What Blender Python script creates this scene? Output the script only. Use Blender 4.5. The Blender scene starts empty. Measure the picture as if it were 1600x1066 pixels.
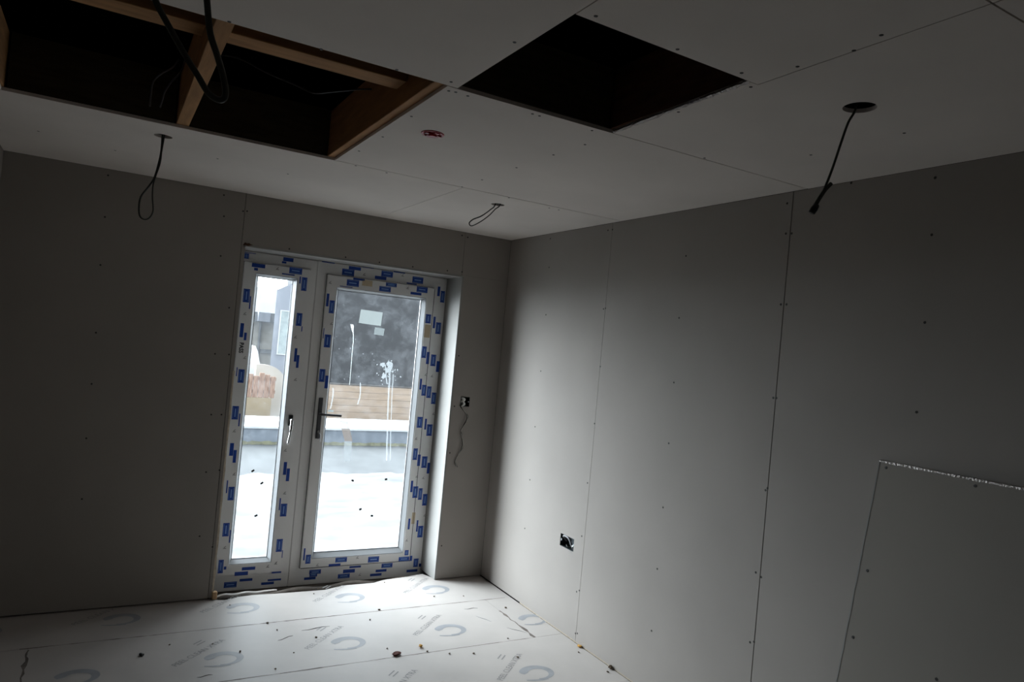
import bpy, bmesh, math, random
from mathutils import Vector, Matrix
S = bpy.context.scene
COL = S.collection
random.seed(7)
PI = math.pi

# ------------------------------------------------------------------ camera
yaw, pit, rol = 0.51750572, 0.0102158, 0.09126068
Fv = Vector((math.sin(yaw)*math.cos(pit), math.cos(yaw)*math.cos(pit), math.sin(pit)))
Rv = Vector((math.cos(yaw), -math.sin(yaw), 0.0))
Uv = Rv.cross(Fv)
R2 = Rv*math.cos(rol) + Uv*math.sin(rol)
U2 = -Rv*math.sin(rol) + Uv*math.cos(rol)
cd = bpy.data.cameras.new('camera')
cd.sensor_width = 36.0
cd.lens = 36.0*1119.28/1600.0
cd.clip_start = 0.02
cam = bpy.data.objects.new('camera', cd)
M = Matrix.Identity(4)
for i in range(3):
    M[i][0], M[i][1], M[i][2] = R2[i], U2[i], -Fv[i]
M.translation = Vector((-2.46843505, -4.4787295, 1.63263902))
cam.matrix_world = M
COL.objects.link(cam)
S.camera = cam

# ------------------------------------------------------------------ light and exposure
SKY = 5.8
PATCHK = 6.7
SUNDIR = (-.65, .67, .36)
w = bpy.data.worlds.new('overcast_sky')
S.world = w
w.use_nodes = True
nt = w.node_tree
bg = nt.nodes['Background']
tc = nt.nodes.new('ShaderNodeTexCoord')
nz = nt.nodes.new('ShaderNodeTexNoise'); nz.inputs['Scale'].default_value = 2.2; nz.inputs['Detail'].default_value = 4
rp = nt.nodes.new('ShaderNodeValToRGB')
rp.color_ramp.elements[0].position = .3; rp.color_ramp.elements[0].color = (.82, .92, 1.02, 1)
rp.color_ramp.elements[1].position = .7; rp.color_ramp.elements[1].color = (.92, .99, 1.06, 1)
nt.links.new(tc.outputs['Generated'], nz.inputs['Vector'])
nt.links.new(nz.outputs['Fac'], rp.inputs['Fac'])
nt.links.new(rp.outputs['Color'], bg.inputs['Color'])
# bright patch of thin cloud up to the left, where the veiled sun stands
dp = nt.nodes.new('ShaderNodeVectorMath'); dp.operation = 'DOT_PRODUCT'; dp.inputs[1].default_value = SUNDIR
nt.links.new(tc.outputs['Generated'], dp.inputs[0])
mr = nt.nodes.new('ShaderNodeMapRange'); mr.interpolation_type = 'SMOOTHSTEP'
mr.inputs['From Min'].default_value = .55; mr.inputs['From Max'].default_value = 1.0
mr.inputs['To Min'].default_value = SKY; mr.inputs['To Max'].default_value = SKY*PATCHK
nt.links.new(dp.outputs['Value'], mr.inputs['Value'])
nt.links.new(mr.outputs['Result'], bg.inputs['Strength'])
# sampling portal standing in the door opening (gives off no light of its own)
pl = bpy.data.lights.new('sky_portal', 'AREA'); pl.shape = 'RECTANGLE'; pl.size = 1.42; pl.size_y = 2.1
pl.cycles.is_portal = True
po = bpy.data.objects.new('sky_portal', pl); po.location = (-1.072, .34, 1.04); po.rotation_euler = (-PI/2, 0, 0)
COL.objects.link(po)
S.view_settings.view_transform = 'Standard'
S.view_settings.look = 'None'
S.view_settings.gamma = 1
S.view_settings.use_curve_mapping = False
S.view_settings.exposure = 0.0
S.cycles.max_bounces = 14
S.cycles.diffuse_bounces = 8
S.cycles.transparent_max_bounces = 16
S.cycles.use_denoising = True

# ------------------------------------------------------------------ materials
def mat(name, col, rough=.8, metal=0.0, var=0.0, scale=8.0, bump=0.0, bscale=60.0, spec=.3, stretch=None, col2=None):
    m = bpy.data.materials.new(name); m.use_nodes = True
    n = m.node_tree.nodes; l = m.node_tree.links
    b = n['Principled BSDF']
    b.inputs['Base Color'].default_value = (*col, 1)
    b.inputs['Roughness'].default_value = rough
    b.inputs['Metallic'].default_value = metal
    b.inputs['Specular IOR Level'].default_value = spec
    t = None
    if var or bump or col2:
        t = n.new('ShaderNodeTexCoord'); src = t.outputs['Object']
        if stretch:
            mp = n.new('ShaderNodeMapping'); mp.inputs['Scale'].default_value = stretch
            l.new(src, mp.inputs['Vector']); src = mp.outputs['Vector']
    if var or col2:
        z = n.new('ShaderNodeTexNoise'); z.inputs['Scale'].default_value = scale; z.inputs['Detail'].default_value = 5
        r = n.new('ShaderNodeValToRGB')
        r.color_ramp.elements[0].position = .32; r.color_ramp.elements[1].position = .68
        c2 = col2 or tuple(min(1, c*(1+var)) for c in col)
        r.color_ramp.elements[0].color = (*[c*(1-var) for c in col], 1)
        r.color_ramp.elements[1].color = (*c2, 1)
        l.new(src, z.inputs['Vector']); l.new(z.outputs['Fac'], r.inputs['Fac']); l.new(r.outputs['Color'], b.inputs['Base Color'])
    if bump:
        z2 = n.new('ShaderNodeTexNoise'); z2.inputs['Scale'].default_value = bscale; z2.inputs['Detail'].default_value = 4
        bp = n.new('ShaderNodeBump'); bp.inputs['Strength'].default_value = bump; bp.inputs['Distance'].default_value = .01
        l.new(src, z2.inputs['Vector']); l.new(z2.outputs['Fac'], bp.inputs['Height']); l.new(bp.outputs['Normal'], b.inputs['Normal'])
    return m

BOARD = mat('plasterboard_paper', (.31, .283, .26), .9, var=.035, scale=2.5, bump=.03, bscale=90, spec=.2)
SHEETB = mat('plasterboard_paper_shaded', (.255, .232, .205), .9, var=.03, scale=2.5, spec=.2)  # board paper darkened in colour to shade the sheet turned from the window
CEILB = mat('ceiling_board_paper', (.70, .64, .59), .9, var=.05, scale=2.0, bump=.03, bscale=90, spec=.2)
REVEAL = mat('white_reveal_board', (.28, .272, .258), .85, var=.03, scale=6)
EDGE = mat('board_edge', (.38, .32, .25), .95, var=.15, scale=40)
SCREW = mat('screw_black', (.03, .028, .026), .5)
PVC = mat('white_pvc', (.72, .71, .695), .35, var=.02, scale=5, spec=.5)
BEAD = mat('glazing_bead_pvc', (.33, .34, .35), .3, spec=.5)
BLUE = mat('film_blue_ink', (.012, .055, .30), .45)
PALE = mat('film_pale_ink', (.20, .33, .62), .45)
GREYI = mat('film_grey_ink', (.20, .20, .20), .6)
TAN = mat('film_tan_tape', (.50, .40, .27), .7)
BLACK = mat('black_plastic', (.012, .012, .012), .45)
GASKET_GAP = mat('gasket_and_gap_dark', (.03, .035, .045), .5)
CHROME = mat('chrome', (.55, .55, .55), .22, metal=1)
SATIN = mat('satin_steel_backlit', (.09, .09, .095), .45, metal=.7)  # steel colour darkened to paint in the handle's backlit silhouette
GALV = mat('galvanised_steel', (.42, .45, .46), .4, metal=.9, var=.2, scale=30)
CABLE = mat('grey_black_cable', (.022, .024, .018), .5)
CABLEHI = mat('cable_highlight_grey', (.42, .41, .37), .4)
WHITEP = mat('white_plastic', (.75, .75, .72), .4)
RED = mat('red_plastic', (.30, .002, .006), .4)
PINK = mat('pink_plastic', (.75, .30, .30), .5)
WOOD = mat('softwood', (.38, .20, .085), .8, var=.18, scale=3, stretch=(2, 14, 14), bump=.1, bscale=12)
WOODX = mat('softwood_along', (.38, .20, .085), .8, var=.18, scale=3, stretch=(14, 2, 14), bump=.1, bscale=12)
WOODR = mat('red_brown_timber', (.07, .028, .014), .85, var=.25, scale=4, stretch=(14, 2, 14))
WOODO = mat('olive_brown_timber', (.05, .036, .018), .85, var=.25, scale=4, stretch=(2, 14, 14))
VOID = mat('void_shade_black', (.012, .011, .010), .95)  # near-black colour that paints in the unlit dark of the void
FOIL = mat('torn_foil', (.32, .29, .27), .35, metal=.9, bump=.8, bscale=120)
FLOORM = mat('protective_floor_film', (.42, .387, .362), .5, var=.05, scale=3.5, bump=.08, bscale=9, spec=.35)
PRINT = mat('floor_grey_blue_ink', (.265, .27, .28), .5, var=.12, scale=9)
PRINTD = mat('floor_letter_ink', (.22, .215, .21), .5)
SEAM = mat('seam_dirt', (.15, .125, .11), .9, var=.3, scale=30)
SUB = mat('dark_sub_floor', (.10, .075, .055), .95, var=.3, scale=20)
SILT = mat('dusty_grey_strip', (.12, .10, .085), .8, var=.15, scale=20)
TERR = mat('wet_grey_terrace', (.045, .0475, .0485), .8, var=.12, scale=3, spec=.15)
SHEETM = mat('white_membrane', (.088, .090, .091), .6, var=.22, scale=1.6, stretch=(1, 3, 1), bump=.2, bscale=7)  # stretched tone variation paints the wrinkles' soft grey shading into the colour
PARA = mat('grey_blue_render', (.085, .10, .12), .8, var=.12, scale=5)
COPE = mat('white_coping', (.3, .31, .315), .7)
MOSS = mat('moss', (.065, .064, .035), .95, var=.3, scale=12)
BEIGE = mat('beige_boarding', (.20, .145, .10), .85, var=.13, scale=2, stretch=(1, 1, 9))
DARKB = mat('dark_grey_render', (.010, .0103, .0115), .85, var=.1, scale=1.5)
GREYB = mat('pale_grey_render', (.14, .15, .172), .8, var=.04, scale=2)
CREAM = mat('cream_render', (.21, .202, .182), .85, var=.05, scale=1)
ROOFP = mat('pale_roof', (.075, .079, .082), .8, var=.05, scale=2)
FASC = mat('grey_fascia', (.085, .09, .095), .7)
BRICKO = mat('orange_brown_timber', (.16, .075, .04), .9, var=.4, scale=3, stretch=(14, 14, 2), col2=(.22, .14, .10))
YEL = mat('yellow_render', (.17, .13, .08), .9, var=.08, scale=3)
SNOW = mat('white_tarpaulin', (.3, .3, .3), .8)
LEAF = mat('dead_leaf', (.09, .025, .018), .8)
LEAFY = mat('yellow_leaf', (.45, .24, .05), .8)
CRUMB = mat('brown_crumb', (.12, .09, .06), .9)
LABEL = mat('white_label', (.55, .57, .56), .6)
PAINT = mat('white_drip', (.5, .52, .53), .7)

def glass_mat():
    m = bpy.data.materials.new('smeared_glass'); m.use_nodes = True
    n = m.node_tree.nodes; l = m.node_tree.links
    n.remove(n['Principled BSDF']); out = n['Material Output']
    tr = n.new('ShaderNodeBsdfTransparent'); tr.inputs['Color'].default_value = (.97, .985, .98, 1)
    gl = n.new('ShaderNodeBsdfGlossy'); gl.inputs['Roughness'].default_value = .02
    lw = n.new('ShaderNodeLayerWeight'); lw.inputs['Blend'].default_value = .5
    pw = n.new('ShaderNodeMath'); pw.operation = 'POWER'; pw.inputs[1].default_value = 5; l.new(lw.outputs['Facing'], pw.inputs[0])
    fr = n.new('ShaderNodeMath'); fr.operation = 'MULTIPLY_ADD'; fr.inputs[1].default_value = .7; fr.inputs[2].default_value = .03; l.new(pw.outputs[0], fr.inputs[0])
    m1 = n.new('ShaderNodeMixShader'); l.new(fr.outputs[0], m1.inputs[0]); l.new(tr.outputs[0], m1.inputs[1]); l.new(gl.outputs[0], m1.inputs[2])
    tl = n.new('ShaderNodeBsdfTranslucent'); tl.inputs['Color'].default_value = (.8, .85, .9, 1)
    t = n.new('ShaderNodeTexCoord')
    a = n.new('ShaderNodeTexNoise'); a.inputs['Scale'].default_value = 9; a.inputs['Detail'].default_value = 8; a.inputs['Roughness'].default_value = .75
    l.new(t.outputs['Object'], a.inputs['Vector'])
    r = n.new('ShaderNodeValToRGB'); r.color_ramp.elements[0].position = .45; r.color_ramp.elements[0].color = (.005, .005, .005, 1)
    r.color_ramp.elements[1].position = .8; r.color_ramp.elements[1].color = (.026, .026, .026, 1)
    l.new(a.outputs['Fac'], r.inputs['Fac'])
    # specks
    v = n.new('ShaderNodeTexVoronoi'); v.inputs['Scale'].default_value = 24
    l.new(t.outputs['Object'], v.inputs['Vector'])
    lt = n.new('ShaderNodeMath'); lt.operation = 'LESS_THAN'; lt.inputs[1].default_value = .09
    l.new(v.outputs['Distance'], lt.inputs[0])
    a2 = n.new('ShaderNodeTexNoise'); a2.inputs['Scale'].default_value = 3; l.new(t.outputs['Object'], a2.inputs['Vector'])
    gt = n.new('ShaderNodeMath'); gt.operation = 'GREATER_THAN'; gt.inputs[1].default_value = .58
    l.new(a2.outputs['Fac'], gt.inputs[0])
    mu = n.new('ShaderNodeMath'); mu.operation = 'MULTIPLY'; l.new(lt.outputs[0], mu.inputs[0]); l.new(gt.outputs[0], mu.inputs[1])
    mu2 = n.new('ShaderNodeMath'); mu2.operation = 'MULTIPLY'; mu2.inputs[1].default_value = .06; l.new(mu.outputs[0], mu2.inputs[0])
    ad = n.new('ShaderNodeMath'); ad.operation = 'ADD'; l.new(r.outputs['Color'], ad.inputs[0]); l.new(mu2.outputs[0], ad.inputs[1])
    m2 = n.new('ShaderNodeMixShader'); l.new(ad.outputs[0], m2.inputs[0]); l.new(m1.outputs[0], m2.inputs[1]); l.new(tl.outputs[0], m2.inputs[2])
    l.new(m2.outputs[0], out.inputs['Surface'])
    return m
GLASS = glass_mat()

def haze_mat(name, col, fac):
    m = bpy.data.materials.new(name); m.use_nodes = True
    n = m.node_tree.nodes; l = m.node_tree.links
    n.remove(n['Principled BSDF']); out = n['Material Output']
    tr = n.new('ShaderNodeBsdfTransparent')
    tl = n.new('ShaderNodeBsdfTranslucent'); tl.inputs['Color'].default_value = (*col, 1)
    mx = n.new('ShaderNodeMixShader'); mx.inputs[0].default_value = fac
    l.new(tr.outputs[0], mx.inputs[1]); l.new(tl.outputs[0], mx.inputs[2]); l.new(mx.outputs[0], out.inputs['Surface'])
    return m
SMEAR = haze_mat('milky_smear', (.9, .93, .95), .06)
SMEART = haze_mat('tan_smear', (.085, .07, .06), .5)
DRIPM = haze_mat('pale_drip', (.16, .17, .175), .5)
MILK = haze_mat('milky_tape', (.11, .118, .12), .35)
STICKM = haze_mat('translucent_label', (.11, .12, .12), .7)
STICKW = haze_mat('backlit_white_label', (.20, .212, .208), .9)

# ------------------------------------------------------------------ mesh helpers
def obj(name, bm, m=None, parent=None, loc=None):
    me = bpy.data.meshes.new(name)
    bmesh.ops.recalc_face_normals(bm, faces=bm.faces[:])
    bm.to_mesh(me); bm.free()
    for x in (m if isinstance(m, (list, tuple)) else [m]):
        if x: me.materials.append(x)
    o = bpy.data.objects.new(name, me); COL.objects.link(o)
    if loc: o.location = loc
    if parent: o.parent = parent
    return o
def smooth(o):
    for p in o.data.polygons: p.use_smooth = True
    return o
def empty(name, loc=(0, 0, 0)):
    o = bpy.data.objects.new(name, None); COL.objects.link(o); o.location = loc; o.empty_display_size = .05
    bpy.context.view_layer.update()
    return o
def tag(o, label=None, cat=None, group=None, kind=None):
    if label: o['label'] = label
    if cat: o['category'] = cat
    if group: o['group'] = group
    if kind: o['kind'] = kind
    return o
def struct(o): o['kind'] = 'structure'; return o
def box(bm, x0, x1, y0, y1, z0, z1, mi=0, rot=None):
    vs = [bm.verts.new((x, y, z)) for x in (x0, x1) for y in (y0, y1) for z in (z0, z1)]
    fs = [(0, 1, 3, 2), (4, 6, 7, 5), (0, 4, 5, 1), (2, 3, 7, 6), (0, 2, 6, 4), (1, 5, 7, 3)]
    for f in fs:
        bm.faces.new([vs[i] for i in f]).material_index = mi
    return vs
def bx(*a, **k):
    bm = bmesh.new(); box(bm, *a, **k); return bm
def bevel(bm, r, seg=2):
    bmesh.ops.bevel(bm, geom=bm.edges[:], offset=r, segments=seg, affect='EDGES', profile=.6, clamp_overlap=True)
    return bm
def slab(outer, holes, axis, a, b, bm=None):
    """flat plate with polygon holes; outer/holes are 2D points in the two axes other than `axis`; from a to b along axis"""
    bm = bm or bmesh.new()
    def P(p, t):
        v = list(p); v.insert(axis, t); return v
    loops = []; edges = []
    for poly in [outer]+holes:
        vs = [bm.verts.new(P(p, a)) for p in poly]
        loops.append(vs)
        for i in range(len(vs)): edges.append(bm.edges.new((vs[i], vs[(i+1) % len(vs)])))
    r = bmesh.ops.triangle_fill(bm, use_beauty=True, use_dissolve=False, edges=edges)
    faces = [g for g in r['geom'] if isinstance(g, bmesh.types.BMFace)]
    e = bmesh.ops.extrude_face_region(bm, geom=faces)
    vec = [0, 0, 0]; vec[axis] = b-a
    bmesh.ops.translate(bm, vec=vec, verts=[g for g in e['geom'] if isinstance(g, bmesh.types.BMVert)])
    return bm
def rect(x0, x1, y0, y1): return [(x0, y0), (x1, y0), (x1, y1), (x0, y1)]
def circ(cx, cy, r, n=28): return [(cx+r*math.cos(2*PI*i/n), cy+r*math.sin(2*PI*i/n)) for i in range(n)]
def catmull(pts, k=5):
    P = [Vector(p) for p in pts]; out = []
    for i in range(len(P)-1):
        p0 = P[max(i-1, 0)]; p1 = P[i]; p2 = P[i+1]; p3 = P[min(i+2, len(P)-1)]
        for j in range(k):
            t = j/k
            out.append(.5*((2*p1)+(-p0+p2)*t+(2*p0-5*p1+4*p2-p3)*t*t+(-p0+3*p1-3*p2+p3)*t**3))
    out.append(P[-1]); return out
def tube(bm, pts, r, n=8, flat=1.0, twist=0.0, mi=0, cap=True):
    pts = [Vector(p) for p in pts]; rings = []
    up = None
    for i, p in enumerate(pts):
        d = (pts[min(i+1, len(pts)-1)]-pts[max(i-1, 0)])
        if d.length < 1e-9: d = Vector((0, 0, 1))
        d.normalize()
        if up is None: up = d.orthogonal().normalized()
        up = (up-d*up.dot(d)); up = up.normalized() if up.length > 1e-6 else d.orthogonal().normalized()
        s = d.cross(up); rr = r[i] if isinstance(r, (list, tuple)) else r
        a0 = twist*i
        ring = []
        for k in range(n):
            a = 2*PI*k/n
            u, v = math.cos(a)*rr, math.sin(a)*rr*flat
            u, v = u*math.cos(a0)-v*math.sin(a0), u*math.sin(a0)+v*math.cos(a0)
            ring.append(bm.verts.new(p+up*u+s*v))
        rings.append(ring)
    for a, b in zip(rings, rings[1:]):
        for k in range(n):
            bm.faces.new((a[k], a[(k+1) % n], b[(k+1) % n], b[k])).material_index = mi
    if cap:
        bm.faces.new(rings[0][::-1]).material_index = mi; bm.faces.new(rings[-1]).material_index = mi
    return bm
def cyl(bm, c, r, h, axis=2, n=20, mi=0, r2=None):
    c = Vector(c); d = Vector([0, 0, 0]); d[axis] = 1
    return tube(bm, [c, c+d*h], [r, r2 if r2 is not None else r], n, mi=mi)
def ribbon(bm, pts, w, y=None, mi=0):
    """thin upright strip lying in a y plane through (x,z) points, w = widths"""
    vs = []
    for i, (x, z) in enumerate(pts):
        ww = w[i] if isinstance(w, (list, tuple)) else w
        vs.append((bm.verts.new((x-ww/2, y, z)), bm.verts.new((x+ww/2, y, z))))
    for a, b in zip(vs, vs[1:]): bm.faces.new((a[0], a[1], b[1], b[0])).material_index = mi
    return bm

# shared screw head (countersunk, seen as a dark dot)
sb = bmesh.new(); cyl(sb, (0, 0, 0), .0052, .0012, 2, 10, r2=.0046)
SCREW_MESH = bpy.data.meshes.new('screw'); sb.to_mesh(SCREW_MESH); sb.free(); SCREW_MESH.materials.append(SCREW)
def screws(parent, pts, place):
    for p in pts:
        o = bpy.data.objects.new('screw', SCREW_MESH); COL.objects.link(o)
        loc, rot = place(p); o.location = loc; o.rotation_euler = rot; o.parent = parent
FILM={"side_frame":[(-1.735,2.056,0.0302,0.032,"b"),(-1.479,2.069,0.064,0.0247,"b"),(-1.504,2.048,0.0278,0.0123,"b"),(-1.718,2.077,0.0759,0.004,"b"),(-1.756,1.984,0.0188,0.0798,"b"),(-1.754,1.752,0.0188,0.0837,"b"),(-1.751,1.481,0.0113,0.0796,"b"),(-1.746,0.753,0.0112,0.0834,"b"),(-1.742,0.533,0.0112,0.1032,"b"),(-1.553,0.017,0.0772,0.0162,"b"),(-1.645,-0.006,0.0757,0.036,"b"),(-1.377,0.003,0.0842,0.0124,"b"),(-1.418,-0.016,0.0795,0.0164,"b")],
"sash":[(-1.661,2.004,0.0804,0.0241,"b"),(-1.674,1.98,0.0229,0.016,"b"),(-1.431,2.002,0.0805,0.0412,"b"),(-1.475,1.973,0.0798,0.0082,"b"),(-1.37,1.924,0.0347,0.087,"b"),(-1.398,1.947,0.0081,0.0454,"b"),(-1.381,1.693,0.0366,0.0827,"b"),(-1.358,1.634,0.0061,0.0331,"b"),(-1.716,1.809,0.0378,0.0837,"b"),(-1.691,1.768,0.0076,0.08,"b"),(-1.724,1.592,0.0208,0.0876,"b"),(-1.7,1.555,0.0152,0.0479,"b"),(-1.702,1.307,0.036,0.0837,"b"),(-1.73,1.332,0.0056,0.0556,"b"),(-1.716,1.077,0.0377,0.0835,"b"),(-1.688,1.033,0.0076,0.0797,"b"),(-1.717,0.848,0.0226,0.0794,"b"),(-1.695,0.805,0.0189,0.0796,"b"),(-1.695,0.573,0.0358,0.0835,"b"),(-1.723,0.616,0.0075,0.0793,"b"),(-1.382,1.463,0.0163,0.0867,"b"),(-1.365,1.422,0.0163,0.0827,"b"),(-1.381,0.729,0.0202,0.0823,"b"),(-1.359,0.687,0.0203,0.0825,"b"),(-1.705,0.348,0.0374,0.0833,"b"),(-1.678,0.305,0.0075,0.0795,"b"),(-1.715,0.119,0.0298,0.0831,"b"),(-1.689,0.108,0.015,0.0198,"b"),(-1.365,0.459,0.0404,0.0824,"b"),(-1.392,0.498,0.008,0.078,"b"),(-1.371,0.231,0.0382,0.0822,"b"),(-1.347,0.174,0.0048,0.0494,"b"),(-1.548,0.095,0.081,0.0202,"b"),(-1.589,0.066,0.0803,0.0241,"b"),(-1.373,0.057,0.0601,0.0103,"b"),(-1.545,2.001,0.016,0.02,"g"),(-1.716,1.696,0.016,0.02,"g"),(-1.394,1.578,0.016,0.02,"g"),(-1.369,1.304,0.016,0.02,"g"),(-1.692,1.422,0.016,0.02,"g"),(-1.712,0.964,0.016,0.02,"g"),(-1.688,0.694,0.016,0.02,"g"),(-1.391,0.846,0.016,0.02,"g"),(-1.369,0.569,0.016,0.02,"g"),(-1.703,0.236,0.016,0.02,"g"),(-1.383,0.117,0.016,0.02,"g"),(-1.432,0.1,0.016,0.02,"g")],
"door_frame":[(-1.084,2.038,0.0825,0.045,"b"),(-1.041,2.072,0.0833,0.0215,"b"),(-0.95,2.091,0.0804,0.0087,"b"),(-1.222,2.088,0.0844,0.0085,"b"),(-0.812,2.063,0.0826,0.0397,"b"),(-0.856,2.031,0.0819,0.0219,"b"),(-0.584,2.05,0.0817,0.0451,"b"),(-0.627,2.02,0.0762,0.009,"b"),(-0.725,2.087,0.0841,0.0089,"b"),(-0.417,1.991,0.0199,0.0687,"b"),(-0.384,1.956,0.0325,0.0827,"b"),(-0.43,1.766,0.0173,0.0823,"b"),(-0.395,1.728,0.0399,0.0825,"b"),(-0.41,1.496,0.0397,0.0823,"b"),(-0.37,1.454,0.025,0.0781,"b"),(-0.421,1.267,0.0347,0.0822,"b"),(-0.38,1.225,0.0349,0.0825,"b"),(-0.424,1.038,0.0148,0.0775,"b"),(-0.39,0.996,0.0423,0.0823,"b"),(-0.406,0.766,0.042,0.0821,"b"),(-0.371,0.723,0.0199,0.0778,"b"),(-0.415,0.538,0.0295,0.082,"b"),(-0.375,0.496,0.0372,0.0823,"b"),(-0.416,0.31,0.0123,0.0819,"b"),(-0.388,0.268,0.0394,0.0821,"b"),(-0.4,0.046,0.0367,0.0592,"b"),(-0.366,0.027,0.0197,0.0228,"b"),(-1.117,0.035,0.0763,0.0296,"b"),(-1.127,0.018,0.0507,0.0296,"b"),(-1.148,-0.006,0.0757,0.0169,"b"),(-0.845,0.049,0.0807,0.0131,"b"),(-0.886,0.023,0.0822,0.0239,"b"),(-0.919,-0.008,0.0816,0.0303,"b"),(-0.616,0.042,0.0798,0.0312,"b"),(-0.656,0.009,0.0791,0.0178,"b"),(-0.692,-0.017,0.0831,0.0177,"b"),(-0.424,-0.009,0.0827,0.0182,"b"),(-0.404,0.654,0.016,0.02,"g"),(-0.368,0.384,0.016,0.02,"g"),(-0.41,1.384,0.016,0.02,"g"),(-0.372,1.115,0.016,0.02,"g"),(-0.974,2.04,0.016,0.02,"g"),(-0.7,2.069,0.016,0.02,"g"),(-0.809,-0.007,0.016,0.02,"g")],
"leaf":[(-1.051,1.97,0.0829,0.0428,"b"),(-1.012,2,0.0791,0.0129,"b"),(-0.782,1.992,0.0783,0.0264,"b"),(-0.824,1.957,0.0822,0.0351,"b"),(-0.553,1.986,0.0819,0.0405,"b"),(-0.596,1.953,0.0813,0.0179,"b"),(-1.094,1.94,0.0865,0.0051,"b"),(-1.209,1.839,0.0169,0.0842,"b"),(-1.178,1.797,0.034,0.0845,"b"),(-1.185,1.57,0.0424,0.0844,"b"),(-1.215,1.618,0.0051,0.0673,"b"),(-1.199,1.341,0.038,0.0842,"b"),(-1.166,1.3,0.0213,0.0844,"b"),(-1.205,0.163,0.0104,0.0795,"b"),(-1.177,0.129,0.0334,0.0587,"b"),(-0.487,1.787,0.0415,0.0634,"b"),(-0.494,1.549,0.0341,0.0814,"b"),(-0.462,1.51,0.0221,0.0862,"b"),(-0.498,1.322,0.0146,0.0768,"b"),(-0.469,1.28,0.0343,0.077,"b"),(-0.479,1.052,0.039,0.0768,"b"),(-0.49,0.826,0.034,0.0812,"b"),(-0.458,0.783,0.022,0.0814,"b"),(-0.494,0.598,0.0169,0.0811,"b"),(-0.463,0.557,0.0389,0.0813,"b"),(-0.488,0.332,0.0145,0.0766,"b"),(-0.486,0.129,0.0288,0.036,"b"),(-0.502,0.086,0.079,0.0315,"b"),(-0.45,0.087,0.0194,0.0361,"b"),(-0.954,0.11,0.0788,0.0322,"b"),(-0.996,0.078,0.0802,0.0171,"b"),(-0.726,0.098,0.0779,0.0395,"b"),(-0.485,1.699,0.044,0.0906,"t"),(-0.459,0.372,0.0243,0.0813,"t"),(-0.952,1.982,0.0712,0.039,"t"),(-0.843,0.119,0.016,0.02,"g"),(-1.113,0.087,0.016,0.02,"g"),(-0.495,0.218,0.016,0.02,"g"),(-0.464,0.668,0.016,0.02,"g"),(-0.467,1.391,0.016,0.02,"g"),(-0.495,0.936,0.016,0.02,"g"),(-1.204,1.956,0.016,0.02,"g"),(-1.17,1.687,0.016,0.02,"g"),(-0.662,1.985,0.016,0.02,"g")]}
SCREW_RIGHT=[(-1.139,2.361),(-1.181,2.361),(-1.164,1.905),(-1.182,1.909),(-1.183,1.575),(-1.177,1.248),(-1.161,0.905),(-1.152,0.598),(-1.175,0.294),(-1.151,0.279),(-1.175,0.05),(-1.193,0.057),(-1.802,2.168),(-1.792,1.859),(-1.796,1.537),(-1.798,1.235),(-1.798,0.917),(-1.796,0.612),(-1.794,0.305),(-2.389,2.353),(-2.396,2.223),(-2.426,2.221),(-2.402,1.921),(-2.431,1.921),(-2.405,1.525),(-2.421,1.526),(-2.407,1.135),(-2.416,1.145),(-2.394,0.784),(-2.423,0.774),(-2.396,0.49),(-2.416,0.5),(-3.013,2.361),(-3.018,2.16),(-3.02,1.853),(-3.018,1.54),(-0.539,2.178),(-0.553,1.869),(-0.553,1.503),(-0.545,1.141),(-0.541,0.796),(-0.533,0.479),(-0.523,2.367),(0.039,1.908),(0.038,1.552),(0.042,1.22),(0.033,0.871),(0,0.456),(-2.686,2.394),(-3.102,2.403)]
SCREW_BACK=[(-2.517,2.366),(-2.513,2.14),(-2.512,1.879),(-2.502,1.512),(-2.499,1.234),(-2.499,0.939),(-2.492,0.61),(-1.928,2.368),(-1.917,2.246),(-1.914,2.014),(-1.841,1.719),(-1.894,1.443),(-1.817,1.445),(-1.883,1.088),(-1.827,1.09),(-1.881,0.752),(-1.809,0.763),(-1.883,0.378),(-1.807,0.311),(-1.531,2.112),(-1.181,2.111),(-0.957,2.11),(-0.726,2.112),(-0.474,2.12),(-0.389,2.375),(-0.344,2.369),(-0.363,2.126),(-0.327,1.198),(-0.329,0.875),(-0.327,0.233),(-0.329,1.548),(-1.815,2.294),(-1.793,2.298)]
SCREW_CEIL=[(-1.563,-3.135),(-1.635,-2.889),(-1.309,-3.127),(-1.09,-3.13),(-1.001,-3.081),(-1.002,-2.799),(-1.08,-2.458),(-1.318,-2.456),(-1.291,-2.456),(-1.552,-2.453),(-1.595,-2.456),(-1.642,-2.524),(-1.001,-2.306),(-1.006,-2.102),(-0.596,-2.5),(-1.007,-1.814),(-1.006,-1.491),(-0.729,-1.255),(-0.458,-1.217),(-0.398,-1.219),(-1.005,-1.275),(-1.802,-2.498),(-2.018,-2.49),(-2.256,-2.497),(-1.609,-2.126),(-1.599,-1.802),(-1.603,-1.517),(-1.533,-1.249),(-1.381,-1.238),(-1.616,-2.45),(-1.03,-3.477),(-0.395,-3.14),(-0.385,-2.798),(-1.022,-3.249),(-1.004,-3.392),(0.135,-2.935),(-2.492,-0.547),(-2.792,-0.651),(-1.735,-0.778),(-2.069,-0.813),(-1.418,0.132)]
SPACERS_DOOR=[(-0.914,0.637),(-0.676,0.643),(-0.841,0.439),(-0.754,0.391)]
SPACERS_SIDE=[(-1.571,0.707),(-1.509,0.628),(-1.526,0.42)]
DRIP1=[(-1.02,1.695),(-1.011,1.653),(-1.001,1.597),(-1,1.445),(-0.998,1.285)]
DRIP2=[(-0.723,1.456),(-0.72,1.376),(-0.714,1.22),(-0.697,0.952),(-0.684,0.773)]
DRIP3=[(-0.759,1.44),(-0.746,1.361),(-0.732,1.308)]
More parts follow.
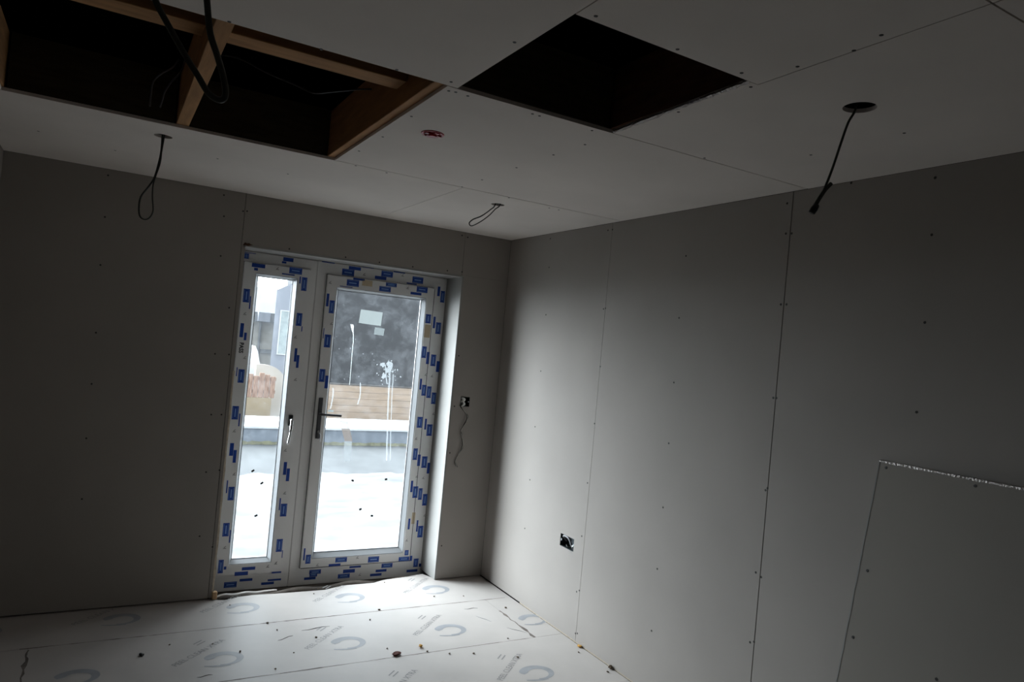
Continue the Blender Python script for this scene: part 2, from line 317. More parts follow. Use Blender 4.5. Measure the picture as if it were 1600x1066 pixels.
DRIP4=[(-0.924,1.306),(-0.917,1.232),(-0.928,1.157)]
PATCH=[(-1.041,1.045),(-0.953,0.903),(-1.001,0.903),(-0.935,0.764),(-1.155,1.11),(-1.111,1.09)]
FLOOR_EDGE=[(-1.777,-0.012),(-1.713,-0.03),(-1.636,0.004),(-1.55,0.015),(-1.42,0.003),(-1.304,0),(-1.118,-0.005),(-0.979,0.045),(-0.776,0.044),(-0.706,0.079),(-0.6,0.106),(-0.492,0.12),(-0.389,0.137)]
WORD=[(-1.716,1.483)]
CAB1=[(-2.32,-1.048,2.402),(-2.319,-1.048,2.339),(-2.324,-1.045,2.284),(-2.335,-1.039,2.219),(-2.353,-1.029,2.179),(-2.378,-1.015,2.132),(-2.381,-1.013,2.085),(-2.374,-1.017,2.05),(-2.356,-1.027,2.038),(-2.338,-1.038,2.048),(-2.328,-1.043,2.079),(-2.335,-1.039,2.136),(-2.337,-1.038,2.186),(-2.331,-1.041,2.225),(-2.319,-1.048,2.284),(-2.317,-1.05,2.339),(-2.313,-1.052,2.403)]
CAB2=[(-0.691,-1.038,2.402),(-0.712,-1.026,2.369),(-0.752,-1.004,2.33),(-0.789,-0.982,2.308),(-0.805,-0.973,2.286),(-0.792,-0.98,2.273),(-0.755,-1.002,2.298),(-0.716,-1.024,2.337),(-0.689,-1.039,2.375),(-0.667,-1.052,2.405)]
CAB3=[(-0.682,-3.176,2.402),(-0.699,-3.167,2.353),(-0.713,-3.159,2.29),(-0.727,-3.151,2.223),(-0.742,-3.143,2.165),(-0.758,-3.133,2.114),(-0.769,-3.127,2.09)]
CAB3b=[(-0.727,-3.151,2.178),(-0.74,-3.144,2.16),(-0.749,-3.138,2.141),(-0.76,-3.132,2.116),(-0.771,-3.126,2.091)]
CAB4=[(-2.408,-3.138,2.419),(-2.434,-3.124,2.301),(-2.446,-3.117,2.224),(-2.444,-3.118,2.181),(-2.438,-3.121,2.156),(-2.419,-3.132,2.122),(-2.393,-3.147,2.078),(-2.368,-3.161,2.04),(-2.35,-3.171,2.012),(-2.333,-3.181,2.002),(-2.325,-3.185,2.01),(-2.329,-3.183,2.036),(-2.342,-3.176,2.075),(-2.356,-3.168,2.114),(-2.365,-3.163,2.167),(-2.376,-3.156,2.231),(-2.39,-3.149,2.317),(-2.402,-3.141,2.419)]
CABW=[(-0.277,-0.01,1.232),(-0.283,-0.01,1.196),(-0.239,-0.01,1.154),(-0.225,-0.01,1.118),(-0.263,-0.01,1.046),(-0.264,-0.01,1.015),(-0.25,-0.01,0.966),(-0.241,-0.01,0.926),(-0.265,-0.01,0.877),(-0.289,-0.01,0.819),(-0.27,-0.01,0.779)]
VOID1=[(-2.286,-1.494,2.598),(-2.305,-1.484,2.565),(-2.34,-1.463,2.537),(-2.363,-1.451,2.505),(-2.367,-1.448,2.456),(-2.367,-1.448,2.412)]
VOID2=[(-2.266,-1.506,2.6),(-2.278,-1.499,2.55),(-2.304,-1.484,2.511),(-2.322,-1.474,2.473),(-2.329,-1.469,2.436),(-2.334,-1.467,2.411)]
VOID3=[(-2.119,-1.575,2.632),(-2.01,-1.638,2.583),(-1.923,-1.687,2.551),(-1.857,-1.724,2.526),(-1.795,-1.76,2.537),(-1.722,-1.801,2.552)]
H = 2.4; T = .0125; G = .0015
DX0, DX1, DZ = -1.784, -.358, 2.09     # door opening
XL, YR = -2.985, -6.0
# ------------------------------------------------------------------ setting: back wall
wb = struct(empty('wall_back'))
def bboard(x0, x1, z0, z1, holes=()):
    return obj('plasterboard', slab(rect(x0, x1, z0, z1), list(holes), 1, 0, T), BOARD, wb)
bboard(XL, -1.8075, .008, H)
bboard(-1.8045, DX0, .012, DZ+T-.0008)
bboard(-1.8045, -.3645, DZ+T, H)
bboard(DX1+T, -.001, .006, DZ+T-.0008, [rect(-.285, -.214, 1.198, 1.266)])
bboard(-.3615, -.001, DZ+T, H)
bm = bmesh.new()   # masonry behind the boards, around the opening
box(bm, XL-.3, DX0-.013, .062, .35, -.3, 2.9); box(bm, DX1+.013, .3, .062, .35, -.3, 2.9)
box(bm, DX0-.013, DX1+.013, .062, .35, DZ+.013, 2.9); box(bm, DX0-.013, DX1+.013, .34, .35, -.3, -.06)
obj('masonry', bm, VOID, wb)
# board reveals
obj('reveal_board', bx(DX1, DX1+T-.0004, .0002, .33, .0, DZ), REVEAL, wb)
obj('reveal_board', bx(DX0-T, DX0, .013, .33, .0, DZ), REVEAL, wb)
obj('reveal_board', bx(DX0-T, DX1+T, .0, .335, DZ, DZ+T-.001), REVEAL, wb)
bm = bmesh.new()   # raw timber packer showing down the left edge of the opening
n = 16
L = []
for i in range(n+1):
    z = .0+i*(1.35/n); ww = .006+.008*random.random()*(1-i/n*.5)
    L.append([bm.verts.new((DX0-.004, -.0015, z)), bm.verts.new((DX0+ww, .004, z)), bm.verts.new((DX0+ww, .06, z)), bm.verts.new((DX0-.004, .06, z))])
for a, b in zip(L, L[1:]):
    for k in range(4): bm.faces.new((a[k], a[(k+1) % 4], b[(k+1) % 4], b[k]))
bm.faces.new(L[0][::-1]); bm.faces.new(L[-1])
o = obj('timber_packer', bm, EDGE, wb); o['label'] = 'raw tan timber edge at the left of the opening'
screws(wb, SCREW_BACK, lambda p: ((p[0], .0002, p[1]), (PI/2, 0, 0)))

# right wall
wr = struct(empty('wall_right'))
def rboard(y0, y1, z0, z1, holes=()):
    return obj('plasterboard', slab(rect(y0, y1, z0, z1), list(holes), 0, 0, T), BOARD, wr)
rboard(-1.1795, -.0005, .008, H-.001, [rect(-1.083, -.942, .487, .560)])
rboard(-2.4155, -1.1820, .008, H-.001)
rboard(-3.633, -2.4200, .008, H-.001)
rboard(-4.83, -3.636, .008, H-.001)
rboard(YR, -4.833, .008, H-.001)
obj('masonry', bx(.062, .3, YR-.3, .42, -.3, 2.9), VOID, wr)
screws(wr, SCREW_RIGHT, lambda p: ((.0002, p[0], p[1]), (0, -PI/2, 0)))

# raw board edge showing in the gap above the floor, and a chipped corner over the door
obj('board_foot', bx(.001, .012, -2.9, -.55, .0005, .0078), EDGE, wr)
bm = bmesh.new()
rr = [random.uniform(.5, 1.2) for _ in range(16)]
bm.faces.new([bm.verts.new((-1.776+.030*rr[k]*math.cos(k*PI/8), -.0006, 2.103+.009*rr[k]*math.sin(k*PI/8))) for k in range(16)])
obj('chipped_hole', bm, mat('chipped_brown', (.05, .02, .008), .95), wb)
# left wall, rear wall
wl = struct(obj('wall_left', bx(XL-.3, XL, YR-.3, .42, -.3, 2.9), BOARD))
wf = struct(obj('wall_rear', bx(XL, .0, YR-.3, YR, -.3, 2.9), mat('bare_dark_block', (.16, .15, .14), .95, var=.15, scale=6)))

# ------------------------------------------------------------------ ceiling
ce = struct(empty('ceiling'))
def cboard(x0, x1, y0, y1, holes=()):
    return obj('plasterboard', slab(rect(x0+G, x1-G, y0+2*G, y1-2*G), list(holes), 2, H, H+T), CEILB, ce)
DL = [(-2.317, -1.049), (-.679, -1.045), (-.672, -3.18), (-2.395, -3.14)]
RF = (-1.472, -1.993)
A_, B_, C_ = -1.267, -2.488, -3.69
cboard(XL, -.99, A_, -.001, [circ(*DL[0], .036)]); cboard(-.99, -.001, A_, -.001, [circ(*DL[1], .036)])
cboard(-1.637, -.001, B_, A_, [circ(*RF, .034)])
cboard(XL, -2.862, B_, A_)
cboard(XL, -1.604, C_, B_, [circ(*DL[3], .045)])
# board with the square hatch cut into its edge
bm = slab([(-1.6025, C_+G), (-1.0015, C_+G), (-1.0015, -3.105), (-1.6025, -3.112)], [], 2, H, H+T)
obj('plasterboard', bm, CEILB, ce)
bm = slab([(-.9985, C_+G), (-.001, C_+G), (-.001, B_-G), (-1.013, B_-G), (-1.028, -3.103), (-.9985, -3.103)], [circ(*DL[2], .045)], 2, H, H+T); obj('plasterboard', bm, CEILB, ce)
cboard(XL, -1.0, -4.9, C_); cboard(-1.0, -.001, -4.9, C_); cboard(XL, -.001, YR, -4.9)
screws(ce, SCREW_CEIL, lambda p: ((p[0], p[1], H+.0002), (PI, 0, 0)))
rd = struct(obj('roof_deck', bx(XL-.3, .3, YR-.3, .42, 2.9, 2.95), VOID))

# roof timbers
def joist(x, label, m=WOODX, y1=.06, zt=2.62, wd=.045):
    bm = bevel(bx(x, x+wd, YR, y1, H+T+.001, zt), .002, 1)
    return tag(obj('timber_joist', bm, m), label, 'joist', 'ceiling joists')
J = [-2.902, -2.284, -1.683, -1.035, -.435]
joist(J[0], 'pale timber joist at the left end of the large ceiling opening')
joist(J[1], 'pale timber joist crossing the middle of the large ceiling opening', wd=.047)
joist(J[2]+.016, 'pale timber joist along the right edge of the large ceiling opening', wd=.04)
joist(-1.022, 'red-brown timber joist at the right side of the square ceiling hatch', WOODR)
def noggin(x0, x1, y, label, z0=2.4135, d=.045, m=WOOD, z1=None):
    return tag(obj('timber_noggin', bevel(bx(x0, x1, y, y+d, z0, z1 or z0+.045), .002, 1), m), label, 'noggin', 'timber noggins in the roof void')
noggin(-2.854, -2.286, -2.215, 'pale timber noggin in the left bay of the large ceiling opening', 2.479, .092)
noggin(-2.234, -1.669, -2.215, 'pale timber noggin in the right bay of the large ceiling opening', 2.479, .092)
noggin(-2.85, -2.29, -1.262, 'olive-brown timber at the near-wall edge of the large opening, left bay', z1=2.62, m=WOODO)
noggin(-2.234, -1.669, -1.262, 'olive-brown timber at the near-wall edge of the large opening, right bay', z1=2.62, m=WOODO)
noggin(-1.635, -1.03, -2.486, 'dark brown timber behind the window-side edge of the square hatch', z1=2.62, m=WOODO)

# ------------------------------------------------------------------ floor
fl = struct(empty('floor'))
rows = [(.30, -.4325), (-.4345, -1.0475), (-1.0495, -1.662), (-1.664, -2.277), (-2.279, -2.892), (-2.894, -3.5), (-3.502, -4.12), (-4.122, -4.73), (-4.732, -5.34), (-5.342, YR)]
joints = {0: [], 1: [-2.65, -.190], 2: [-1.9], 3: [-.8], 4: [-1.9], 5: [-.8], 6: [-1.9], 7: [-.8], 8: [-1.9], 9: []}
def text_mesh(s, size, off=0.0):
    cu = bpy.data.curves.new('t', 'FONT'); cu.body = s; cu.offset = off; cu.size = size; cu.align_x = 'LEFT'; cu.resolution_u = 3
    t = bpy.data.objects.new('t', cu); COL.objects.link(t)
    bpy.context.view_layer.update()
    me = bpy.data.meshes.new_from_object(t)
    wdt = max(v.co.x for v in me.vertices)
    bpy.data.objects.remove(t); bpy.data.curves.remove(cu)
    return me, wdt
TXT, TW = text_mesh('PEEL CLEAN XTRA', .046)
PZ = .0006
def put_text(bm, me, x, y, ang, sx=1.0, z=PZ):
    c, s = math.cos(ang), math.sin(ang); vs = [bm.verts.new((x+(v.co.x*sx)*c-v.co.y*s, y+(v.co.x*sx)*s+v.co.y*c, z)) for v in me.vertices]
    for p in me.polygons:
        try: f = bm.faces.new([vs[i] for i in p.vertices]); f.material_index = 1
        except ValueError: pass
def put_logo(bm, x, y, r=.066):
    prev = None; n = 26
    for i in range(n+1):
        t = i/n; a = math.radians(175-285*t)
        wd = .034*(1-t)**1.3+.010+.012*math.sin(PI*t)
        if t < .06: wd *= t/.06
        ro, ri = r+wd/2, r-wd/2
        cur = [bm.verts.new((x+1.12*q*math.cos(a), y+q*math.sin(a)*.95, PZ)) for q in (ri, ro)]
        if prev: bm.faces.new((prev[0], prev[1], cur[1], cur[0]))
        prev = cur
    # tail sweeping back under the loop and the light outline of the sheet
    pa = [(-.095, -.052), (-.06, -.066), (-.02, -.074), (.02, -.072)]
    lo = [bm.verts.new((x+a, y+b-.006, PZ)) for a, b in pa]; hi = [bm.verts.new((x+a, y+b+.004+.005*math.sin(PI*k/3), PZ)) for k, (a, b) in enumerate(pa)]
    for k in range(3): bm.faces.new((lo[k], lo[k+1], hi[k+1], hi[k]))
logos = {0: [-2.87, -2.254, -1.636, -1.003, -.422], 1: [-2.441, -1.826, -1.205, -.608, -.055], 2: [-2.8, -2.23, -1.62, -1.015, -.412]}
logoy = {0: -.18, 1: -.815, 2: -1.438}
for i, (ya, yb) in enumerate(rows):
    xs = [XL]+joints[i]+[-.0005]
    for k in range(len(xs)-1):
        x0, x1 = xs[k]+(.001 if k else 0), xs[k+1]-.001
        if i == 0:
            poly = [(x0, yb), (x1, yb), (x1, .05), (DX1+.002, .05)] + FLOOR_EDGE[::-1] + [(DX0-.005, .05), (x0, .05)]
            bm = slab(poly, [], 2, -.022, 0)
        else:
            bm = slab(rect(x0, x1, yb, ya), [], 2, -.022, 0)
        p = obj('floor_panel', bm, FLOORM, fl)
        if i in logos:
            bm = bmesh.new()
            for lx in logos[i]:
                if x0+.09 < lx < x1-.03:
                    put_logo(bm, lx, logoy[i])
                    ax = lx-.215
                    if ax > x0+.02 and lx+.06 < x1:
                        put_text(bm, TXT, ax, logoy[i]-.02, math.radians(43), .345/TW)
                        for q in (0, .022):
                            vs = [bm.verts.new((lx-.10+u*.06*.73-v*.68, logoy[i]+.19+u*.06*.68+v*.73-q*.0, PZ)) for u, v in ((0, q), (1, q), (1, q+.007), (0, q+.007))]
                            bm.faces.new(vs).material_index = 1
            if bm.verts: obj('floor_print', bm, [PRINT, PRINTD], p)
            else: bm.free()
struct(obj('sub_floor', bx(XL-.3, .3, YR-.3, .36, -.30, -.055), SUB))
# dark frayed gaps along the panel seams
rn = random.Random(5)
for ys, a0, a1 in ((-.4335, XL+.3, -.02), (-1.0485, XL+.2, -.2), (-1.663, XL+.3, -.02)):
    bm = bmesh.new(); x = a0; prev = None
    while x < a1:
        on = rn.random() > .22; w_ = (.0022+.0030*rn.random()**2) if on else .0009
        yy = ys+.0012*rn.uniform(-1, 1)
        cur = [bm.verts.new((x, yy-w_, .0003)), bm.verts.new((x, yy+w_, .0003))]
        if prev: bm.faces.new((prev[0], cur[0], cur[1], prev[1]))
        prev = cur; x += rn.uniform(.02, .07)
    obj('frayed_seam', bm, SEAM, fl)
for xs_, a0, a1 in ((-.190, -1.05, -.62), (-2.65, -1.05, -.43)):
    bm = bmesh.new(); y = a0; prev = None
    while y < a1:
        w_ = .003+.010*rn.random()**3; xx = xs_+.006*rn.uniform(-1, 1)
        cur = [bm.verts.new((xx-w_, y, .0003)), bm.verts.new((xx+w_, y, .0003))]
        if prev: bm.faces.new((prev[0], cur[0], cur[1], prev[1]))
        prev = cur; y += rn.uniform(.02, .05)
    obj('frayed_seam', bm, SEAM, fl)
# long scuffs and scratches in the film
bm = bmesh.new()
for (x, y, a, ln) in [(-1.93, -.97, .2, .07), (-.35, -.72, -1.1, .11), (-.24, -.93, -.9, .12), (-1.32, -.58, .15, .16), (-.35, -.55, 0, .09), (-1.5, -.66, .5, .1)]:
    dx, dy = math.cos(a)*ln/2, math.sin(a)*ln/2
    pts = [Vector((x+dx*t, y+dy*t+.006*math.sin(5*t), PZ)) for t in (-1, -.5, 0, .5, 1)]
    tube(bm, pts, [.0005, .002, .003, .002, .0005], 4, flat=.1)
o = obj('scuff_marks', bm, PRINTD, fl); o['kind'] = 'stuff'
# bare strip of dusty sill between floor edge and door frame, with torn film
o = struct(obj('trim_1', bx(DX0, DX1, .02, .36, -.056, -.05), SILT))
bm = bmesh.new(); prev = None
for i in range(25):
    t = i/24; x = -1.778+t*.38
    y = .005+.045*t+.006*math.sin(9*t); zz = .006+.016*math.sin(PI*min(1, t*1.5))*(.6+.4*math.sin(14*t))
    wd = .035*math.sin(PI*(.12+.8*t))+.006
    cur = [bm.verts.new((x, y, zz-.006)), bm.verts.new((x, y+wd*.6, zz)), bm.verts.new((x, y+wd, zz-.012))]
    if prev:
        for k in (0, 1): bm.faces.new((prev[k], prev[k+1], cur[k+1], cur[k]))
    prev = cur
o = smooth(obj('torn_film_strip', bm, FLOORM)); tag(o, 'torn curled strip of white floor film at the left foot of the door frame', 'film strip')
o.modifiers.new('thick', 'SOLIDIFY').thickness = .0015
bm = bmesh.new(); prev = None
for i in range(25):
    t = i/24; x = -1.74+t*1.02
    y = .055+.075*t+.008*math.sin(11*t); zz = -.018+.01*math.sin(17*t)
    cur = [bm.verts.new((x, y, zz-.02)), bm.verts.new((x, y+.03, zz)), bm.verts.new((x, y+.055, zz-.012))]
    if prev:
        for k in (0, 1): bm.faces.new((prev[k], prev[k+1], cur[k+1], cur[k]))
    prev = cur
o = smooth(obj('membrane_strip', bm, SILT)); tag(o, 'grubby grey membrane strip lying in the gap below the door frame', 'membrane')
o.modifiers.new('thick', 'SOLIDIFY').thickness = .0015
# slot in the floor edge on the right
bm = bmesh.new(); tube(bm, [(-.66, .088, .0003), (-.6, .098, .0003), (-.52, .106, .0003), (-.45, .112, .0003)], [.002, .006, .005, .001], 4, flat=.1)
obj('dark_tear', bm, SUB, fl)

# ------------------------------------------------------------------ door frame, side window
FY, SY, GY = .245, .225, .262
def ring(x0, x1, z0, z1, ix0, ix1, iz0, iz1, y0, y1, bv=.003):
    bm = slab(rect(x0, x1, z0, z1), [rect(ix0, ix1, iz0, iz1)], 1, y0, y1)
    bmesh.ops.recalc_face_normals(bm, faces=bm.faces[:])
    bmesh.ops.dissolve_limit(bm, angle_limit=.01, verts=bm.verts[:], edges=bm.edges[:])
    ed = [e for e in bm.edges if len(e.link_faces) == 2 and e.calc_face_angle(0) > .5]
    bmesh.ops.bevel(bm, geom=ed, offset=bv, segments=2, affect='EDGES', clamp_overlap=True)
    return bm
def bead(x0, x1, z0, z1, ix0, ix1, iz0, iz1, y0, y1):
    bm = bmesh.new()
    def lp(r, y): return [bm.verts.new((x, y, z)) for x, z in r]
    o_ = rect(x0, x1, z0, z1); m_ = rect(x0+.006, x1-.006, z0+.006, z1-.006); i_ = rect(ix0, ix1, iz0, iz1)
    A, B, C2, D = lp(o_, y0+.004), lp(m_, y0), lp(i_, y1), lp(i_, y1+.01)
    for P, Q in ((A, B), (B, C2), (C2, D)):
        for k in range(4): bm.faces.new((P[k], P[(k+1) % 4], Q[(k+1) % 4], Q[k]))
    return bm
def film(name, parent, data, y):
    bm = bmesh.new()
    def q(cx, cz, w_, h_, yy, mi):
        vs = [bm.verts.new((cx+a*w_/2, yy, cz+b*h_/2)) for a, b in ((-1, -1), (1, -1), (1, 1), (-1, 1))]
        bm.faces.new(vs).material_index = mi
    for cx, cz, w_, h_, k in data:
        mi = {'b': 0, 't': 3, 'g': 2}[k]
        if k == 'g':
            tube(bm, [(cx-.008, y-.0008, cz-.009), (cx+.001, y-.0008, cz+.002), (cx+.008, y-.0008, cz+.009)], [.002, .0045, .002], 4, flat=.1, mi=2)
            q(cx+.004, cz-.006, .012, .004, y-.0009, 2); continue
        q(cx, cz, w_, h_, y-.0006, mi)
        if k == 'b' and min(w_, h_) > .026:
            fr = .004; a, b = w_/2-.0055, h_/2-.0055
            if w_ > h_:
                q(cx, cz, w_*.62, h_*.20, y-.001, 1)
                for s in (-1, 1): q(cx, cz+s*b, w_-.012, .0022, y-.001, 1)
            else:
                q(cx, cz, w_*.20, h_*.62, y-.001, 1)
                for s in (-1, 1): q(cx+s*a, cz, .0022, h_-.012, y-.001, 1)
    return obj(name, bm, [BLUE, PALE, GREYI, TAN], parent)

w1 = struct(empty('window_1', (-1.54, .28, -.05)))
def wl_(o): o.matrix_parent_inverse = o.parent.matrix_world.inverted() if o.parent else Matrix(); return o
def part(name, bm, m, parent): 
    o = obj(name, bm, m); o.parent = parent
    root = parent
    while root.parent: root = root.parent
    # geometry is in world coordinates: shift it to the root's frame once, for direct parts
    if parent is root: o.location = -root.location
    return o
MX = -1.290    # joint between the two frames
fr = part('window_frame', ring(DX0+.001, MX-.0008, -.047, DZ-.002, -1.728, -1.345, .085, 2.005, FY, .315), PVC, w1)
fp = film('protective_film_print', None, FILM['side_frame'], FY); fp.parent = fr
sa = part('sash', ring(-1.747, -1.334, .060, 2.020, -1.672, -1.412, .124, 1.958, SY, .275), PVC, w1)
sl = part('perimeter_seal', ring(-1.7495, -1.3315, .0575, 2.0225, -1.747, -1.334, .060, 2.020, FY-.0012, FY+.002, .0002), GASKET_GAP, w1)
fp = film('protective_film_print', None, FILM['sash'], SY); fp.parent = sa
wm, ww = text_mesh('PASS', .034, .0012)
bm = bmesh.new()
for_v = [bm.verts.new((WORD[0][0]-.012+v.co.y, SY-.0008, WORD[0][1]+.033-v.co.x*.066/ww)) for v in wm.vertices]
for p in wm.polygons: bm.faces.new([for_v[i] for i in p.vertices])
o = obj('stamped_word', bm, BLACK); o.parent = sa
bd = part('glazing_bead', bead(-1.676, -1.410, .121, 1.960, -1.652, -1.436, .152, 1.940, SY+.004, GY), BEAD, w1)
gk = obj('gasket', slab(rect(-1.655, -1.433, .149, 1.943), [rect(-1.650, -1.438, .154, 1.938)], 1, GY-.002, GY-.0005), GASKET_GAP); gk.parent = bd
gp = part('glass_pane', bx(-1.668, -1.42, GY, GY+.022, .136, 1.955), GLASS, w1)
for p in SPACERS_SIDE:
    a = random.uniform(-.7, .7); bm = bmesh.new()
    c, s = math.cos(a), math.sin(a)
    r1 = bevel(bx(-.010, .010, 0, .0015, -.006, .006), .002, 1)
    bmesh.ops.rotate(r1, cent=(0, 0, 0), matrix=Matrix.Rotation(a, 3, 'Y'), verts=r1.verts[:]); bmesh.ops.translate(r1, vec=(p[0], GY-.0025, p[1]), verts=r1.verts[:])
    o = obj('black_sticker', r1, BLACK); o.parent = gp; bm.free()
# cranked window handle
bm = bevel(bx(-1.391, -1.363, SY-.014, SY+.001, 1.005, 1.075), .005, 2)
hd = part('window_handle', bm, BLACK, w1); hd['label'] = 'chrome lever on a black base'
bm = bmesh.new(); tube(bm, catmull([(-1.376, SY-.006, 1.045), (-1.376, SY-.040, 1.045), (-1.3765, SY-.048, 1.020), (-1.381, SY-.05, .96), (-1.389, SY-.045, .893)], 6), [.011]*8+[.0095]*9+[.007]*8, 10, flat=.8)
o = smooth(obj('lever', bm, CHROME)); o.parent = hd
bm = bmesh.new(); cyl(bm, (-1.364, SY-.022, 1.012), .006, .02, 1, 10); o = obj('lock_button', bm, CHROME); o.parent = hd

d1 = struct(empty('door_1', (-.82, .28, -.05)))
fr = part('door_frame', ring(MX+.0008, DX1-.001, -.047, DZ-.002, -1.205, -.472, .092, 1.990, FY, .315), PVC, d1)
fp = film('protective_film_print', None, FILM['door_frame'], FY); fp.parent = fr
lf = part('door_leaf', ring(-1.223, -.456, .070, 2.008, -1.156, -.512, .128, 1.932, SY, .29), PVC, d1)
sl = part('perimeter_seal', ring(-1.226, -.4525, .0665, 2.011, -1.223, -.456, .070, 2.008, FY-.0012, FY+.002, .0002), GASKET_GAP, d1)
fp = film('protective_film_print', None, FILM['leaf'], SY); fp.parent = lf
sl = part('edge_gap_line', bx(-.4582, -.4556, SY-.0012, SY+.012, .067, 2.0), GASKET_GAP, d1)  # dark strips added on the leaf face, painting the shaded gap line
sl = part('edge_gap_line', bx(-1.22, -.4584, SY-.0012, SY+.012, .0685, .0712), GASKET_GAP, d1)
bd = part('glazing_bead', bead(-1.159, -.509, .125, 1.935, -1.136, -.540, .162, 1.914, SY+.004, GY), BEAD, d1)
gk = obj('gasket', slab(rect(-1.139, -.537, .159, 1.917), [rect(-1.134, -.542, .164, 1.912)], 1, GY-.002, GY-.0005), GASKET_GAP); gk.parent = bd
gp = part('glass_pane', bx(-1.152, -.52, GY, GY+.022, .14, 1.93), GLASS, d1)
GF = GY-.0012
def gpart(name, bm, m, label=None):
    o = obj(name, bm, m); o.parent = gp
    if label: o['label'] = label
    return o
def quad(pts, y):
    bm = bmesh.new(); bm.faces.new([bm.verts.new((x, y, z)) for x, z in pts]); 
    r = bmesh.ops.extrude_face_region(bm, geom=bm.faces[:]); bmesh.ops.translate(bm, vec=(0, -.0006, 0), verts=[v for v in r['geom'] if isinstance(v, bmesh.types.BMVert)])
    return bm
gpart('paper_label', quad([(-.975, 1.710), (-.818, 1.703), (-.812, 1.798), (-.968, 1.803)], GF), STICKW, 'white rectangular paper label')
gpart('clear_label', quad([(-.862, 1.642), (-.792, 1.638), (-.788, 1.688), (-.858, 1.692)], GF-.0008), STICKM, 'small translucent label')
for p in SPACERS_DOOR:
    r1 = bevel(bx(-.009, .009, 0, .0015, -.0065, .0065), .002, 1)
    bmesh.ops.rotate(r1, cent=(0, 0, 0), matrix=Matrix.Rotation(random.uniform(-.9, .9), 3, 'Y'), verts=r1.verts[:]); bmesh.ops.translate(r1, vec=(p[0], GF-.0015, p[1]), verts=r1.verts[:])
    gpart('black_sticker', r1, BLACK)
def dense(p, k=6):
    q = catmull([(x, 0, z) for x, z in p], k); return [(v.x+random.uniform(-.0012, .0012), v.z) for v in q]
p = dense(DRIP1); bm = bmesh.new(); ribbon(bm, p, [.020 if i < 4 else (.016-.01*(i-4)/4 if i < 8 else .006*(1-.6*i/len(p))) for i in range(len(p))], GF)
gpart('paint_drip', bm, STICKW)
p = dense(DRIP2); bm = bmesh.new(); ribbon(bm, p, [.028+random.uniform(-.008, .008) if i < 5 else .010 for i in range(len(p))], GF)
gpart('paint_drip', bm, DRIPM)
p = dense([(x+.025, z) for x, z in DRIP2[1:]]); bm = bmesh.new(); ribbon(bm, p, .006, GF-.0008); gpart('paint_drip', bm, DRIPM)
p = dense(DRIP3); bm = bmesh.new(); ribbon(bm, p, .008, GF); gpart('paint_drip', bm, DRIPM)
p = dense(DRIP4); bm = bmesh.new(); ribbon(bm, p, .008, GF); gpart('paint_drip', bm, DRIPM)
p = dense([(-1.108, 1.26), (-1.104, 1.2), (-1.112, 1.12)]); bm = bmesh.new(); ribbon(bm, p, .009, GF); gpart('paint_drip', bm, DRIPM)
gpart('paint_blob', quad([(-1.128, 1.100), (-1.090, 1.098), (-1.090, 1.112), (-1.128, 1.114)], GF), STICKW)
bm = bmesh.new()
for i in range(46):
    cx, cz = random.gauss(-.735, .035), random.gauss(1.42, .05); r = random.uniform(.002, .006)
    bm.faces.new([bm.verts.new((cx+r*math.cos(a), GF-.0004, cz+r*math.sin(a))) for a in [k*PI/4 for k in range(8)]])
for (cx, cz) in [(-.775, 1.44), (-.735, 1.40), (-.73, 1.45), (-.76, 1.36)]:
    rr = [random.uniform(.012, .024) for _ in range(14)]
    bm.faces.new([bm.verts.new((cx+rr[k]*math.cos(k*PI/7), GF-.0002, cz+rr[k]*math.sin(k*PI/7))) for k in range(14)])
o = gpart('paint_spatter', bm, DRIPM); o['kind'] = 'stuff'
gpart('tape_smear', quad([(-1.045, 1.045), (-.985, 1.040), (-.940, .905), (-.995, .905)], GF), SMEART, 'tan tape smear')
gpart('tape_smear', quad([(-.998, .905), (-.945, .905), (-.940, .768), (-.990, .765)], GF), MILK, 'milky tape smear')
# lever handle on long plate
bm = bevel(bx(-1.206, -1.178, SY-.009, SY+.001, .925, 1.195), .009, 4)
hp = part('handle_plate', bm, SATIN, d1)
bm = bmesh.new(); tube(bm, catmull([(-1.192, SY-.004, 1.090), (-1.192, SY-.045, 1.090), (-1.180, SY-.056, 1.090), (-1.13, SY-.057, 1.088), (-1.062, SY-.056, 1.086)], 6), .0085, 12)
o = smooth(obj('lever', bm, SATIN)); o.parent = hp
bm = bmesh.new(); cyl(bm, (-1.192, SY-.013, .975), .0085, .01, 1, 14); box(bm, -1.1965, -1.1875, SY-.012, SY-.002, .955, .975)
o = obj('lock_cylinder', bm, CHROME); o.parent = hp
bm = bmesh.new(); cyl(bm, (-1.192, SY-.020, .972), .010, .003, 1, 14); box(bm, -1.194, -1.190, SY-.02, SY-.018, .925, .965)
tube(bm, [(-1.188, SY-.019, .965), (-1.180, SY-.02, .955), (-1.180, SY-.02, .935), (-1.178, SY-.02, .905)], .0022, 6)
o = obj('key', bm, CHROME); o.parent = hp

# ------------------------------------------------------------------ electrical boxes
def back_box(name, x, label, hw, hh, axis, cz, c):
    pass
t = empty('electrical_back_box', (-.2495, .0, 1.232)); tag(t, 'open black and grey electrical box in the strip of wall right of the door', 'electrical box')
bm = slab(rect(-.0355, .0355, -.034, .034), [rect(-.0335, .0335, -.032, .032)], 1, .0, .044); box(bm, -.0355, .0355, .042, .044, -.034, .034)
obj('box_shell', bm, BLACK, t)
bm = bmesh.new()
tube(bm, catmull([(-.026, .035, .02), (-.022, -.002, .024), (-.010, -.008, .016), (-.020, -.004, .004), (-.03, .01, .0)], 5), .0085, 8)
o = smooth(obj('cable_tail', bm, WHITEP, t))
bm = bmesh.new(); tube(bm, catmull([(-.018, .035, -.004), (-.014, -.004, -.006), (-.008, -.008, -.016), (-.022, -.004, -.026), (-.028, .01, -.03)], 5), .008, 8)
